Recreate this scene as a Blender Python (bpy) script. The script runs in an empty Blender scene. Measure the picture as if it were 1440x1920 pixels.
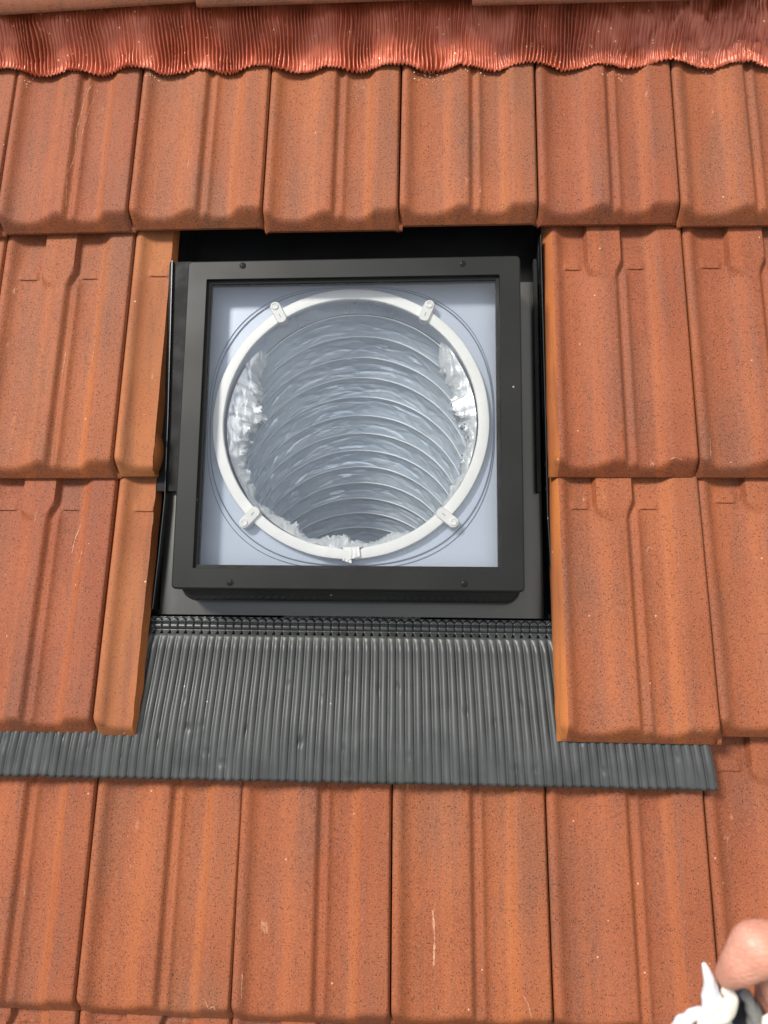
import bpy, bmesh, math, random
from mathutils import Vector, Matrix, Euler, noise
random.seed(7)
sc = bpy.context.scene
C = sc.collection
R = math.radians

# ------------------------------------------------------------------ roof frame
PITCH = R(37.0)
M = Matrix.Translation((0, 0, 4.6)) @ Matrix.Rotation(PITCH, 4, 'X')   # local: u right, v up the slope, w out of the roof

# ------------------------------------------------------------------ camera
cam_d = bpy.data.cameras.new('camera'); cam = bpy.data.objects.new('camera', cam_d); C.objects.link(cam)
CR = Matrix(((0.99793889, -0.00309264, 0.06409684), (0.01252586, 0.98901274, -0.14729865), (-0.06293705, 0.14779792, 0.98701302)))
CP = Vector((0.448511, -0.561521, 1.086725)); F = 1448.65
cam.matrix_world = M @ (Matrix.Translation(CP) @ CR.to_4x4())
cam_d.sensor_fit = 'VERTICAL'; cam_d.sensor_height = 24; cam_d.lens = 24 * F / 1920
cam_d.clip_start = 0.02; cam_d.clip_end = 500
cam_d.dof.use_dof = True; cam_d.dof.focus_distance = 1.08; cam_d.dof.aperture_fstop = 7.0
sc.camera = cam

# ------------------------------------------------------------------ sun, sky, exposure
sd_local = Vector((-0.62, 0.62, 1.0)).normalized()
sd = (M.to_3x3() @ sd_local).normalized()
elev = math.asin(sd.z); azim = math.atan2(sd.x, sd.y)
sun_d = bpy.data.lights.new('sun', 'SUN'); sun = bpy.data.objects.new('sun', sun_d); C.objects.link(sun)
sun_d.energy = 3.6; sun_d.angle = R(15); sun_d.color = (1.0, 0.95, 0.87)
sun.rotation_euler = sd.to_track_quat('Z', 'Y').to_euler(); sun.location = (0, 0, 12)
w = bpy.data.worlds.new('World'); sc.world = w; w.use_nodes = True
nt = w.node_tree; nt.nodes.clear()
out = nt.nodes.new('ShaderNodeOutputWorld'); bg = nt.nodes.new('ShaderNodeBackground')
sky = nt.nodes.new('ShaderNodeTexSky'); sky.sky_type = 'NISHITA'; sky.sun_disc = False
sky.sun_elevation = elev; sky.sun_rotation = azim
tc = nt.nodes.new('ShaderNodeTexCoord'); nz = nt.nodes.new('ShaderNodeTexNoise')
nz.inputs['Scale'].default_value = 1.8; nz.inputs['Detail'].default_value = 5
rp = nt.nodes.new('ShaderNodeValToRGB'); rp.color_ramp.elements[0].position = .40; rp.color_ramp.elements[1].position = .62
rp.color_ramp.elements[0].color = (.62, .62, .62, 1); rp.color_ramp.elements[1].color = (1, 1, 1, 1)
mx = nt.nodes.new('ShaderNodeMixRGB'); mx.inputs['Color2'].default_value = (10.6, 10.8, 11.2, 1)
nt.links.new(tc.outputs['Generated'], nz.inputs['Vector']); nt.links.new(nz.outputs['Fac'], rp.inputs['Fac'])
nt.links.new(rp.outputs['Color'], mx.inputs['Fac']); nt.links.new(sky.outputs['Color'], mx.inputs['Color1'])
sx = nt.nodes.new('ShaderNodeSeparateXYZ'); mr = nt.nodes.new('ShaderNodeMapRange'); mr.interpolation_type = 'SMOOTHSTEP'
nt.links.new(tc.outputs['Generated'], sx.inputs[0]); nt.links.new(sx.outputs['X'], mr.inputs['Value'])
mr.inputs['From Min'].default_value = -.50; mr.inputs['From Max'].default_value = .35; mr.inputs['To Min'].default_value = 0; mr.inputs['To Max'].default_value = 1
mc = nt.nodes.new('ShaderNodeMixRGB'); mc.inputs['Color1'].default_value = (7.6, 8.6, 10.6, 1); mc.inputs['Color2'].default_value = (14.5, 14.3, 13.9, 1)
nt.links.new(mr.outputs[0], mc.inputs['Fac']); nt.links.new(mc.outputs['Color'], mx.inputs['Color2'])
nt.links.new(mx.outputs['Color'], bg.inputs['Color']); bg.inputs['Strength'].default_value = 0.061
nt.links.new(bg.outputs['Background'], out.inputs['Surface'])
sc.view_settings.view_transform = 'Standard'; sc.view_settings.look = 'None'
sc.view_settings.exposure = 0.84; sc.view_settings.gamma = 1
sc.render.engine = 'CYCLES'
try:
    sc.cycles.max_bounces = 10; sc.cycles.transparent_max_bounces = 16; sc.cycles.caustics_reflective = False
except Exception: pass

# ------------------------------------------------------------------ helpers
def tag(o, label=None, cat=None, group=None, kind=None):
    if label: o['label'] = label
    if cat: o['category'] = cat
    if group: o['group'] = group
    if kind: o['kind'] = kind
    return o
def meshobj(name, verts, faces, mat, parent=None, smooth=True, loc=(0, 0, 0), rot=(0, 0, 0), mats=None, fmat=None):
    me = bpy.data.meshes.new(name); me.from_pydata(verts, [], faces); me.update()
    me.materials.append(mat)
    if mats:
        for m in mats: me.materials.append(m)
        for p, i in zip(me.polygons, fmat): p.material_index = i
    if smooth: me.polygons.foreach_set('use_smooth', [True] * len(me.polygons))
    o = bpy.data.objects.new(name, me); C.objects.link(o)
    L = Matrix.Translation(loc) @ Euler(rot).to_matrix().to_4x4()
    if parent: o.parent = parent; o.matrix_parent_inverse = Matrix(); o.matrix_basis = L
    else: o.matrix_world = M @ L
    return o
def sharp(o, ang=35):
    me = o.data
    bm = bmesh.new(); bm.from_mesh(me)
    for e in bm.edges:
        if len(e.link_faces) == 2 and e.calc_face_angle(0) > R(ang): e.smooth = False
    bm.to_mesh(me); bm.free(); return o
def recalc(o):
    bm = bmesh.new(); bm.from_mesh(o.data); bmesh.ops.recalc_face_normals(bm, faces=bm.faces[:]); bm.to_mesh(o.data); bm.free(); return o
def px(x, y, h):
    """a pixel of the photograph carried back onto the roof-parallel plane at height h (used to measure real places)"""
    d = CR @ Vector(((x - 720) / F, (960 - y) / F, -1)); t = (h - CP.z) / d.z
    q = CP + t * d; return q.x, q.y
def grid(nu, nv, f):
    vs = [f(i, j) for j in range(nv) for i in range(nu)]
    fs = [(j*nu+i, j*nu+i+1, (j+1)*nu+i+1, (j+1)*nu+i) for j in range(nv-1) for i in range(nu-1)]
    return vs, fs
def sm(a, b, x):
    t = max(0., min(1., (x - a) / (b - a))); return t*t*(3-2*t)
def tube(pts, rad, n=10, closed=False):
    vs = []; fs = []; m = len(pts); pts = [Vector(p) for p in pts]
    up = Vector((0.13, 0.21, 1)).normalized()
    for i, p in enumerate(pts):
        if closed: t = (pts[(i+1) % m] - pts[i-1]).normalized()
        else: t = (pts[min(i+1, m-1)] - pts[max(i-1, 0)]).normalized()
        a = t.cross(up)
        if a.length < .05: a = t.cross(Vector((1, 0, 0)))
        a.normalize(); b = t.cross(a)
        r = rad[i] if isinstance(rad, (list, tuple)) else rad
        for k in range(n):
            q = 2*math.pi*k/n; vs.append(tuple(p + a*math.cos(q)*r + b*math.sin(q)*r))
    for i in range(m if closed else m-1):
        j = (i+1) % m
        for k in range(n): fs.append((i*n+k, i*n+(k+1) % n, j*n+(k+1) % n, j*n+k))
    if not closed: fs.append(tuple(range(n))[::-1]); fs.append(tuple((m-1)*n+k for k in range(n)))
    return vs, fs
def loops(ls, close_first=False, close_last=False):
    """ls: lists of points of equal length, bridged"""
    n = len(ls[0]); vs = [tuple(p) for l in ls for p in l]; fs = []
    for a in range(len(ls)-1):
        for k in range(n): fs.append((a*n+k, a*n+(k+1) % n, (a+1)*n+(k+1) % n, (a+1)*n+k))
    if close_first: fs.append(tuple(range(n))[::-1])
    if close_last: fs.append(tuple((len(ls)-1)*n+k for k in range(n)))
    return vs, fs
def rrect(cx, cy, hx, hy, r, h, n=6):
    p = []
    for sx, sy, a0 in ((1, 1, 0), (-1, 1, 90), (-1, -1, 180), (1, -1, 270)):
        for k in range(n+1):
            a = R(a0 + 90*k/n); p.append((cx + sx*(hx-r) + r*math.cos(a), cy + sy*(hy-r) + r*math.sin(a), h))
    return p
def join(parts):
    V = []; Fa = []
    for v, f in parts:
        b = len(V); V += [tuple(x) for x in v]; Fa += [tuple(i+b for i in q) for q in f]
    return V, Fa
def box(x0, x1, y0, y1, z0, z1):
    v = [(x, y, z) for z in (z0, z1) for y in (y0, y1) for x in (x0, x1)]
    return v, [(0, 2, 3, 1), (4, 5, 7, 6), (0, 1, 5, 4), (2, 6, 7, 3), (0, 4, 6, 2), (1, 3, 7, 5)]

# ------------------------------------------------------------------ materials
class N:
    def __init__(s, name):
        s.m = bpy.data.materials.new(name); s.m.use_nodes = True; s.t = s.m.node_tree
        s.b = s.t.nodes['Principled BSDF']; s.o = s.t.nodes['Material Output']
    def n(s, ty, **k):
        x = s.t.nodes.new(ty)
        for a, v in k.items():
            if a.startswith('_'): setattr(x, a[1:], v)
            else: x.inputs[a.replace('__', ' ')].default_value = v
        return x
    def l(s, a, b): s.t.links.new(a, b)
    def math(s, op, a, b=None, c=None):
        x = s.t.nodes.new('ShaderNodeMath'); x.operation = op
        for i, v in enumerate((a, b, c)):
            if v is None: continue
            if hasattr(v, 'links'): s.l(v, x.inputs[i])
            else: x.inputs[i].default_value = v
        return x.outputs[0]
    def ramp(s, fac, p0, p1, c0=0., c1=1.):
        x = s.t.nodes.new('ShaderNodeMapRange'); x.inputs['From Min'].default_value = p0; x.inputs['From Max'].default_value = p1
        x.inputs['To Min'].default_value = c0; x.inputs['To Max'].default_value = c1; x.interpolation_type = 'SMOOTHSTEP'
        s.l(fac, x.inputs['Value']); return x.outputs[0]
    def mix(s, fac, a, b, bt='MIX'):
        x = s.t.nodes.new('ShaderNodeMixRGB'); x.blend_type = bt
        for i, v in ((0, fac), (1, a), (2, b)):
            if hasattr(v, 'links'): s.l(v, x.inputs[i])
            else: x.inputs[i].default_value = v if i == 0 else (*v, 1)
        return x.outputs[0]
    def noise(s, vec, scale, detail=3, rough=.5):
        x = s.n('ShaderNodeTexNoise', Scale=scale, Detail=detail, Roughness=rough); s.l(vec, x.inputs['Vector']); return x.outputs['Fac']
    def coords(s, stretch=None, rnd=True):
        t = s.n('ShaderNodeTexCoord'); v = t.outputs['Object']
        if rnd:
            oi = s.n('ShaderNodeObjectInfo'); k = s.math('MULTIPLY', oi.outputs['Random'], 37.)
            cb = s.n('ShaderNodeCombineXYZ'); s.l(k, cb.inputs[0]); s.l(k, cb.inputs[1])
            a = s.n('ShaderNodeVectorMath', _operation='ADD'); s.l(v, a.inputs[0]); s.l(cb.outputs[0], a.inputs[1]); v = a.outputs[0]
        return v
    def scalev(s, v, sx, sy, sz):
        a = s.n('ShaderNodeVectorMath', _operation='MULTIPLY'); s.l(v, a.inputs[0]); a.inputs[1].default_value = (sx, sy, sz); return a.outputs[0]
    def bump(s, h, strength, dist):
        b = s.n('ShaderNodeBump', Strength=strength, Distance=dist); s.l(h, b.inputs['Height']); s.l(b.outputs[0], s.b.inputs['Normal'])
    def set(s, color=None, rough=None, metal=None, spec=None, coat=None, coatr=None):
        for k, v in (('Base Color', color), ('Roughness', rough), ('Metallic', metal), ('Specular IOR Level', spec), ('Coat Weight', coat), ('Coat Roughness', coatr)):
            if v is None: continue
            if hasattr(v, 'links'): s.l(v, s.b.inputs[k])
            else: s.b.inputs[k].default_value = (*v, 1) if k == 'Base Color' else v
        return s

def clay(name, c1, c2, speck=1.0, patch=.6, dust=.5, stripe=True, rough=.72):
    s = N(name); v = s.coords()
    big = s.noise(v, 7, 3); col = s.mix(s.ramp(big, .35, .68), c1, c2)
    # greyish-brown fired patches, stretched along the tile
    pv = s.noise(s.scalev(v, 1.5, .45, 1), 8, 2)
    pf = s.math('MULTIPLY', s.ramp(pv, .46, .70), patch*1.1)
    col = s.mix(pf, col, (.100, .040, .024))
    st = s.noise(s.scalev(v, 1, .06, 1), 45, 3)
    col = s.mix(s.math('MULTIPLY', s.ramp(st, .42, .72), .35), col, (.26, .070, .020))
    st2 = s.noise(s.scalev(v, 1, .09, 1), 75, 3)
    col = s.mix(s.math('MULTIPLY', s.ramp(st2, .48, .74), .50), col, (.105, .040, .024))
    if stripe:
        t = s.n('ShaderNodeTexCoord'); sp = s.n('ShaderNodeSeparateXYZ'); s.l(t.outputs['Object'], sp.inputs[0])
        wob = s.math('MULTIPLY_ADD', s.noise(s.scalev(v, 1, .2, 1), 12, 2), .012, -.006)
        xx = s.math('ADD', sp.outputs['X'], wob)
        a = s.math('SUBTRACT', s.ramp(xx, .142, .150), s.ramp(xx, .157, .162))
        b = s.math('SUBTRACT', s.ramp(xx, .060, .068), s.ramp(xx, .074, .082))
        a = s.math('ADD', s.math('MULTIPLY', a, .38), s.math('MULTIPLY', b, .2))
        col = s.mix(a, col, (.30, .082, .018))
    grain = s.noise(v, 520, 2, .7)
    col = s.mix(s.ramp(grain, .38, .68, 0, .42 * speck), col, (.34, .108, .040))
    g2 = s.noise(v, 330, 3, .75)
    col = s.mix(s.ramp(g2, .54, .72, 0, .55 * speck), col, (.085, .028, .016))
    vo = s.n('ShaderNodeTexVoronoi', Scale=430.); s.l(v, vo.inputs['Vector'])
    sep = s.n('ShaderNodeSeparateXYZ'); s.l(vo.outputs['Color'], sep.inputs[0])
    rad = s.math('MULTIPLY', s.math('SUBTRACT', sep.outputs[0], .50), .86)
    hit = s.ramp(s.math('SUBTRACT', rad, vo.outputs['Distance']), -.03, .06)
    col = s.mix(s.math('MULTIPLY', hit, .75 * speck), col, (.030, .012, .008))
    # pale dust, scuffs and chips
    dv = s.noise(s.scalev(v, 1, .35, 1), 60, 4, .7); dm = s.noise(v, 13, 2)
    df = s.math('MULTIPLY', s.ramp(dv, .62, .74), s.ramp(dm, .52, .66))
    col = s.mix(s.math('MULTIPLY', df, dust), col, (.45, .27, .17))
    ch = s.n('ShaderNodeTexVoronoi', Scale=70.); s.l(v, ch.inputs['Vector'])
    cs = s.n('ShaderNodeSeparateXYZ'); s.l(ch.outputs['Color'], cs.inputs[0])
    chit = s.math('MULTIPLY', s.ramp(cs.outputs[1], .93, .94), s.ramp(ch.outputs['Distance'], .10, .07))
    col = s.mix(s.math('MULTIPLY', chit, dust), col, (.62, .42, .27))
    oi = s.n('ShaderNodeObjectInfo'); hs = s.n('ShaderNodeHueSaturation')
    s.l(s.ramp(oi.outputs['Random'], 0, 1, .93, 1.05), hs.inputs['Value']); s.l(s.ramp(oi.outputs['Random'], 0, 1, .498, .5025), hs.inputs['Hue'])
    s.l(col, hs.inputs['Color'])
    s.set(hs.outputs[0], rough, spec=.32)
    hgt = s.math('SUBTRACT', s.math('ADD', grain, s.math('MULTIPLY', g2, -.6)), s.math('MULTIPLY', hit, .8))
    s.bump(hgt, .55, .0007)
    return s.m
m_tile = clay('clay_orange', (.155, .0375, .0125), (.186, .0500, .0180))
m_raw = clay('clay_raw_cut', (.33, .105, .024), (.26, .078, .021), speck=.25, patch=.25, dust=.6, stripe=False, rough=.85)
m_cut = clay('clay_dusty', (.26, .094, .034), (.215, .070, .026), speck=.5, patch=.45, dust=.7, stripe=False, rough=.8)
m_ridge = clay('clay_ridge', (.165, .050, .027), (.195, .065, .038), speck=.7, patch=.7, dust=.3, stripe=False)

def plain(name, c, rough=.5, metal=0., spec=.5, var=.15, scale=40, bump=0., bscale=200, coat=0., dustc=None, dustf=.0, dscale=90):
    s = N(name); v = s.coords(rnd=False); nn = s.noise(v, scale, 4)
    col = s.mix(s.ramp(nn, .3, .7), tuple(x*(1-var) for x in c), tuple(min(1, x*(1+var)) for x in c))
    if dustf:
        vo = s.n('ShaderNodeTexVoronoi', Scale=dscale); s.l(v, vo.inputs['Vector'])
        q = s.n('ShaderNodeSeparateXYZ'); s.l(vo.outputs['Color'], q.inputs[0])
        hit = s.math('MULTIPLY', s.ramp(q.outputs[0], 1-dustf, 1-dustf+.01), s.ramp(vo.outputs['Distance'], .13, .05))
        col = s.mix(hit, col, dustc)
    s.set(col, s.ramp(nn, .3, .7, rough*.88, min(1, rough*1.12)), metal, spec, coat, .15)
    if bump: s.bump(s.noise(v, bscale, 3), bump, .001)
    return s.m
m_frame = plain('frame_satin_charcoal', (.0065, .007, .0065), .45, 0, .20, .10, 9, .04, 900, dustc=(.4, .36, .3), dustf=.05, dscale=60)
m_black = plain('glossy_black_metal', (.012, .012, .012), .22, 0, .6, .2, 14, dustc=(.5, .5, .5), dustf=.06, dscale=45)
m_tray = plain('tray_coated_metal', (.070, .068, .062), .34, .80, .6, .03, 8, coat=.2, dustc=(.3, .28, .25), dustf=.04, dscale=55)
m_rubber_shade = plain('rubber_and_recess_shade', (.006, .006, .006), .6, 0, .15)
m_apron = plain('apron_charcoal', (.040, .0425, .042), .46, .15, .40, .12, 25, .08, 300, dustc=(.25, .24, .21), dustf=.02, dscale=90)
m_strip = plain('pleat_strip_charcoal', (.024, .026, .026), .36, .2, .6, .2, 40)
m_white = plain('white_plastic', (.94, .93, .88), .45, 0, .5, .03)
m_clip = plain('clip_plastic', (.86, .84, .79), .35, 0, .5, .04)
m_plate = plain('plate_sky_tint', (.47, .52, .60), .35, .15, .5, .06, 3)  # pale blue of the reflected sky is painted into the plate colour
m_seal = plain('seal_grey', (.16, .20, .27), .5)
m_under = plain('underlay_dark', (.02, .017, .015), .9)
m_batten = plain('batten_wood', (.20, .13, .07), .8)
m_scr = plain('pale_scratch', (.31, .155, .088), .9, var=.35, scale=260)
m_crumb = plain('crumbs_pale', (.75, .58, .42), .9)

def roll_mat():
    s = N('ridge_roll_red'); v = s.coords(rnd=False)
    a = s.noise(v, 22, 4); col = s.mix(s.ramp(a, .3, .7), (.37, .074, .030), (.45, .108, .052))
    vo = s.n('ShaderNodeTexVoronoi', Scale=115.); s.l(v, vo.inputs['Vector'])
    q = s.n('ShaderNodeSeparateXYZ'); s.l(vo.outputs['Color'], q.inputs[0])
    hit = s.math('MULTIPLY', s.ramp(q.outputs[0], .80, .81), s.ramp(vo.outputs['Distance'], .17, .09))
    col = s.mix(hit, col, (.90, .66, .36))
    s.set(col, .38, .2, .6); s.bump(s.noise(v, 160, 3), .30, .0012); return s.m
m_roll = roll_mat()
def foil_mat():
    s = N('crumpled_foil'); v = s.coords(rnd=False)
    a = s.noise(s.scalev(v, 1, 1, 5), 22, 5, .62)
    vo = s.n('ShaderNodeTexVoronoi', Scale=20., _feature='DISTANCE_TO_EDGE'); s.l(s.scalev(v, 1, 1, 4.), vo.inputs['Vector'])
    h = s.math('ADD', a, s.math('MULTIPLY', s.ramp(vo.outputs['Distance'], 0, .2), .3))
    s.set(s.mix(s.ramp(a, .35, .65), (.70, .80, .90), (.82, .90, .97)), .30, .40, .5); s.bump(h, .5, .006); return s.m  # bluish haze of the glass reflection is mixed into the foil colour
m_foil = foil_mat()
def crumple_mat():
    s = N('crumpled_bright_foil'); v = s.coords(rnd=False)
    a = s.noise(s.scalev(v, 1.0, .6, .8), 130, 4, .66); s.set(s.mix(s.ramp(a, .35, .65), (.86, .90, .93), (.98, .99, .99)), .30, .42, .5)
    vo = s.n('ShaderNodeTexVoronoi', Scale=58., _feature='DISTANCE_TO_EDGE'); s.l(s.scalev(v, 1.2, .5, .7), vo.inputs['Vector'])
    s.bump(s.math('ADD', a, s.ramp(vo.outputs['Distance'], 0, .25, 0, .6)), .6, .0022); return s.m
m_crum = crumple_mat()
m_collar = plain('mirror_collar', (.62, .68, .76), .3, .35, .5, .08, 30, .35, 45)
m_hoop = plain('wire_hoop_bright', (.95, .97, .98), .45, 0, .6, .03)
def glass_mat():
    s = N('clear_glass'); t = s.t
    tr = s.n('ShaderNodeBsdfTransparent'); tr.inputs[0].default_value = (.985, .992, .995, 1)
    gl = s.n('ShaderNodeBsdfGlossy', Roughness=.015); gl.inputs[0].default_value = (1, 1, 1, 1)
    fr = s.n('ShaderNodeFresnel', IOR=1.52); mxs = s.n('ShaderNodeMixShader')
    s.l(fr.outputs[0], mxs.inputs[0]); s.l(tr.outputs[0], mxs.inputs[1]); s.l(gl.outputs[0], mxs.inputs[2])
    s.l(mxs.outputs[0], s.o.inputs['Surface']); return s.m
m_glass = glass_mat()
def skin_mat():
    s = N('skin'); v = s.coords(rnd=False)
    a = s.noise(v, 60, 4); s.set(s.mix(s.ramp(a, .3, .7), (.43, .185, .125), (.50, .235, .170)), .48, spec=.4)
    s.b.inputs['Subsurface Weight'].default_value = .15; s.b.inputs['Subsurface Radius'].default_value = (.01, .004, .002); s.b.inputs['Subsurface Scale'].default_value = .4
    vo = s.n('ShaderNodeTexVoronoi', Scale=260., _feature='DISTANCE_TO_EDGE'); s.l(s.scalev(v, .45, 1.3, 1), vo.inputs['Vector'])
    s.bump(s.math('ADD', s.noise(v, 420, 3), s.ramp(vo.outputs['Distance'], 0, .12)), .5, .0006); return s.m
m_skin = skin_mat()
m_nail = plain('nail', (.78, .48, .40), .3, 0, .5, .05)
m_cloth = plain('cloth_white', (.56, .56, .59), .8, 0, .3, .06, 120, .4, 900)
m_cream = plain('cloth_cream', (.52, .50, .43), .85, 0, .3, .08, 120, .4, 900)
m_greyc = plain('cloth_grey', (.14, .14, .13), .85, 0, .3, .2, 120, .4, 900)
m_gapshade = plain('cloth_gap_shade', (.03, .03, .035), .8, 0, .3)

# ------------------------------------------------------------------ ground and roof deck (setting)
gm = bpy.data.meshes.new('ground'); gm.from_pydata([(-250, -250, 0), (250, -250, 0), (250, 250, 0), (-250, 250, 0)], [], [(0, 1, 2, 3)])
g_s = N('grass_ground'); gv = g_s.coords(rnd=False); g_s.set(g_s.mix(g_s.noise(gv, 2, 6), (.04, .07, .02), (.08, .10, .035)), .9); gm.materials.append(g_s.m)
go = bpy.data.objects.new('ground', gm); C.objects.link(go); tag(go, kind='structure')
# deck: sheet with a square opening for the skylight shaft, two slopes
HU0, HU1, HV0, HV1 = .10, .57, -.53, -.05
RV = .445
xs = [-3.2, HU0, HU1, 4.2]; ys = [-3.2, HV0, HV1, RV]
parts = []
for i in range(3):
    for j in range(3):
        if i == 1 and j == 1: continue
        x0, x1, y0, y1 = xs[i], xs[i+1], ys[j], ys[j+1]
        parts.append(([(x0, y0, -.05), (x1, y0, -.05), (x1, y1, -.05), (x0, y1, -.05)], [(0, 1, 2, 3)]))
cp, sp_ = math.cos(2*PITCH), math.sin(2*PITCH)
parts.append(([(-3.2, RV, -.05), (4.2, RV, -.05), (4.2, RV+3.6*cp, -.05-3.6*sp_), (-3.2, RV+3.6*cp, -.05-3.6*sp_)], [(0, 1, 2, 3)]))
v_, f_ = join(parts)
deck = meshobj('roof_deck', v_, f_, m_under, smooth=False); tag(deck, kind='structure')
# house walls below the deck
mi = M.inverted()
def wall_pts():
    y0 = (M @ Vector((0, -3.0, -.05))).y; ridge = M @ Vector((0, RV, -.05)); y1 = ridge.y + (ridge.y - y0)
    ze = (M @ Vector((0, -3.0, -.05))).z
    P = [(-3.0, y0, 0), (4.0, y0, 0), (4.0, y1, 0), (-3.0, y1, 0), (-3.0, y0, ze), (4.0, y0, ze), (4.0, y1, ze), (-3.0, y1, ze), (-3.0, ridge.y, ridge.z-.05), (4.0, ridge.y, ridge.z-.05)]
    return [tuple(mi @ Vector(p)) for p in P]
m_wall = plain('rendered_wall', (.55, .50, .42), .9)
wl = meshobj('house_walls', wall_pts(), [(0, 1, 5, 4), (3, 7, 6, 2), (0, 4, 8, 7, 3), (1, 2, 6, 9, 5)], m_wall, smooth=False); tag(wl, kind='structure')

# ------------------------------------------------------------------ tiles
W = .2; H0 = .065; TL = .090; LEN = .40
base_cp = [(0, -4), (.010, -1.6), (.026, -.2), (.042, -.6), (.060, -3.2), (.085, -8), (.115, -11.5), (.15, -13.2), (.20, -14), (.40, -14), (.60, -14), (.66, -14.2), (.715, -13.4), (.755, -11), (.785, -5.5), (.805, -1.6), (.83, 0), (.966, 0), (.9765, -.4), (.9815, -1.5), (.9835, -3.2), (.9865, -3.9), (.9905, -4.1), (.9920, -6.5), (.9935, -22), (1.0, -23), (1.022, -23)]
def base(s):
    for (a, za), (b, zb) in zip(base_cp, base_cp[1:]):
        if s <= b: return (za + (zb-za)*(s-a)/(b-a))/1000*(.8 if s < .99 else 1)
    return base_cp[-1][1]/1000
def prof(s, t):
    z = base(s)
    k = sm(.288, .318, t)
    k2 = sm(.286, .302, t)
    xl = .300 + (.285-.300)*k; wl_ = .150 + (.028-.150)*k2
    xr = .500 + (.548-.500)*k; wr = .036 + (.022-.036)*k2
    a = sm(xl, xl+wl_, s) * (1-sm(xr-wr*.2, xr+wr, s))
    rz = -.0112 + .0106*a
    # small shoulder right of the ridge and gentle swell left of it
    b = math.exp(-((s-.575)/.022)**2) * .0034 * (1-k)
    b += sm(.50, .53, s)*(1-sm(.56, .66, s)) * .0025 * (1-k)
    c = sm(.24, .36, s)*(1-sm(.36, .40, s)) * .0035*(1-k)
    if .2 < s < .7: z = max(z, rz, -.0112 + b, -.0112 + c) if a < .02 else max(z, rz + (b+c)*(1-a))
    # notch bars in both troughs
    for s0, s1 in ((.12, .25), (.60, .715)):
        if s0-.02 < s < s1+.02:
            z += .0021*sm(s0-.015, s0+.01, s)*(1-sm(s1-.01, s1+.015, s))*sm(.3030, .3042, t)*(1-sm(.306, .325, t))
    return z
def smin(a, b, k):
    h = max(k-abs(a-b), 0)/k; return min(a, b) - h*h*k*.25
def ztop(s, t):
    p = prof(s, t)
    if s > .9930: return min(p, -.0265 + t)
    # gentle hand-made unevenness
    p += .0005*noise.noise(Vector((s*9, t*14, 3.3)))
    f = -.0242 + 1.35*t
    # corners of the nose rounded back
    e = max(0, 1-(max(0, min(s, .9930-s)))/.035); f -= .006*e*e
    return smin(p, f, .006)
def svals(s0, s1):
    v = set()
    for a, b in zip(base_cp, base_cp[1:]):
        n = max(1, int((b[0]-a[0])/.011));
        for i in range(n): v.add(round(a[0]+(b[0]-a[0])*i/n, 5))
    v.add(base_cp[-1][0])
    return sorted(x for x in v if s0 <= x <= s1)
tvals = [0, .0015, .003, .005, .007, .009, .011, .0135, .016, .0185, .021, .024, .028, .034, .042, .055, .07, .09, .115, .14, .165, .19, .215, .24, .26, .275, .284, .288, .292, .296, .30, .3030, .3036, .3042, .306, .309, .313, .318, .325, .335, .345, .36, .38, LEN]
def tile_mesh(s1=1.022, cut=False, seed=0, bare=False):
    S = svals(.045 if bare else 0, s1)
    if cut and S[-1] < s1: S.append(s1)
    T = tvals; nu = len(S); nv = len(T); vs = []; fs = []; fm = []
    zb = -.0265
    def xw(s, t):
        x = s*W
        if cut and s == s1: x += .0012*noise.noise(Vector((t*60, seed, 0))) + .0005*noise.noise(Vector((t*220, seed, 2)))
        if s < .0001: x += .0
        return x
    for t in T:
        for s in S:
            z = ztop(s - .042*(1-sm(.06, .32, s)), t) if bare else ztop(s, t)
            vs.append((xw(s, t) + (.0007*noise.noise(Vector((t*45, 3, 1))) if bare and s == S[0] else 0), t, z))
    for j in range(nv-1):
        for i in range(nu-1): fs.append((j*nu+i, j*nu+i+1, (j+1)*nu+i+1, (j+1)*nu+i)); fm.append(0)
    def skirt(idx, pts, mt):
        b = len(vs); vs.extend(pts)
        for a in range(len(idx)-1): fs.append((idx[a+1], idx[a], b+a, b+a+1)); fm.append(mt)
        return b
    # front
    skirt([i for i in range(nu)][::-1], [(vs[i][0], -.0004, min(zb-.0008, vs[i][2]-.0032)) for i in range(nu)][::-1], 0)
    skirt([(nv-1)*nu+i for i in range(nu)], [(vs[(nv-1)*nu+i][0], LEN, zb) for i in range(nu)], 0)
    L = [j*nu for j in range(nv)]
    if bare:
        for fx, fz in ((.35, .22), (.72, .55)):
            L2 = [len(vs)+q for q in range(nv)]
            pts = [(vs[j*nu][0]*(1-fx) + (-.0035)*fx + .0006*noise.noise(Vector((vs[j*nu][1]*38, fx*9, 2))), vs[j*nu][1], vs[j*nu][2]*(1-fz) + zb*fz) for j in range(nv)]
            vs.extend(pts)
            for q in range(nv-1): fs.append((L[q+1], L[q], L2[q], L2[q+1])); fm.append(1)
            L = L2
    skirt(L, [(vs[i][0]-.0012+.0006*noise.noise(Vector((vs[i][1]*30, 5, seed))), vs[i][1], zb+.002 if vs[i][1] > .004 else zb-.0005) for i in L], 1)
    Rr = [j*nu+nu-1 for j in range(nv)][::-1]
    skirt(Rr, [(vs[i][0]+(.0035 + .0015*noise.noise(Vector((vs[i][1]*50, 9, seed))) if cut else 0), vs[i][1], zb-.002) for i in Rr], 1)
    # underside
    b = len(vs); vs.extend([(0, 0, zb-.002), (S[-1]*W, 0, zb-.002), (S[-1]*W, LEN, zb-.002), (0, LEN, zb-.002)]); fs.append((b+3, b+2, b+1, b)); fm.append(0)
    return vs, fs, fm
VROW = [0.0187, -.3587, -.700, -1.046, -1.388]
TILT = -math.atan(TL)
tv, tf, tm = tile_mesh()
bv, bf, bm_ = tile_mesh(bare=True)
bare_me = None; placed = {}
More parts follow.
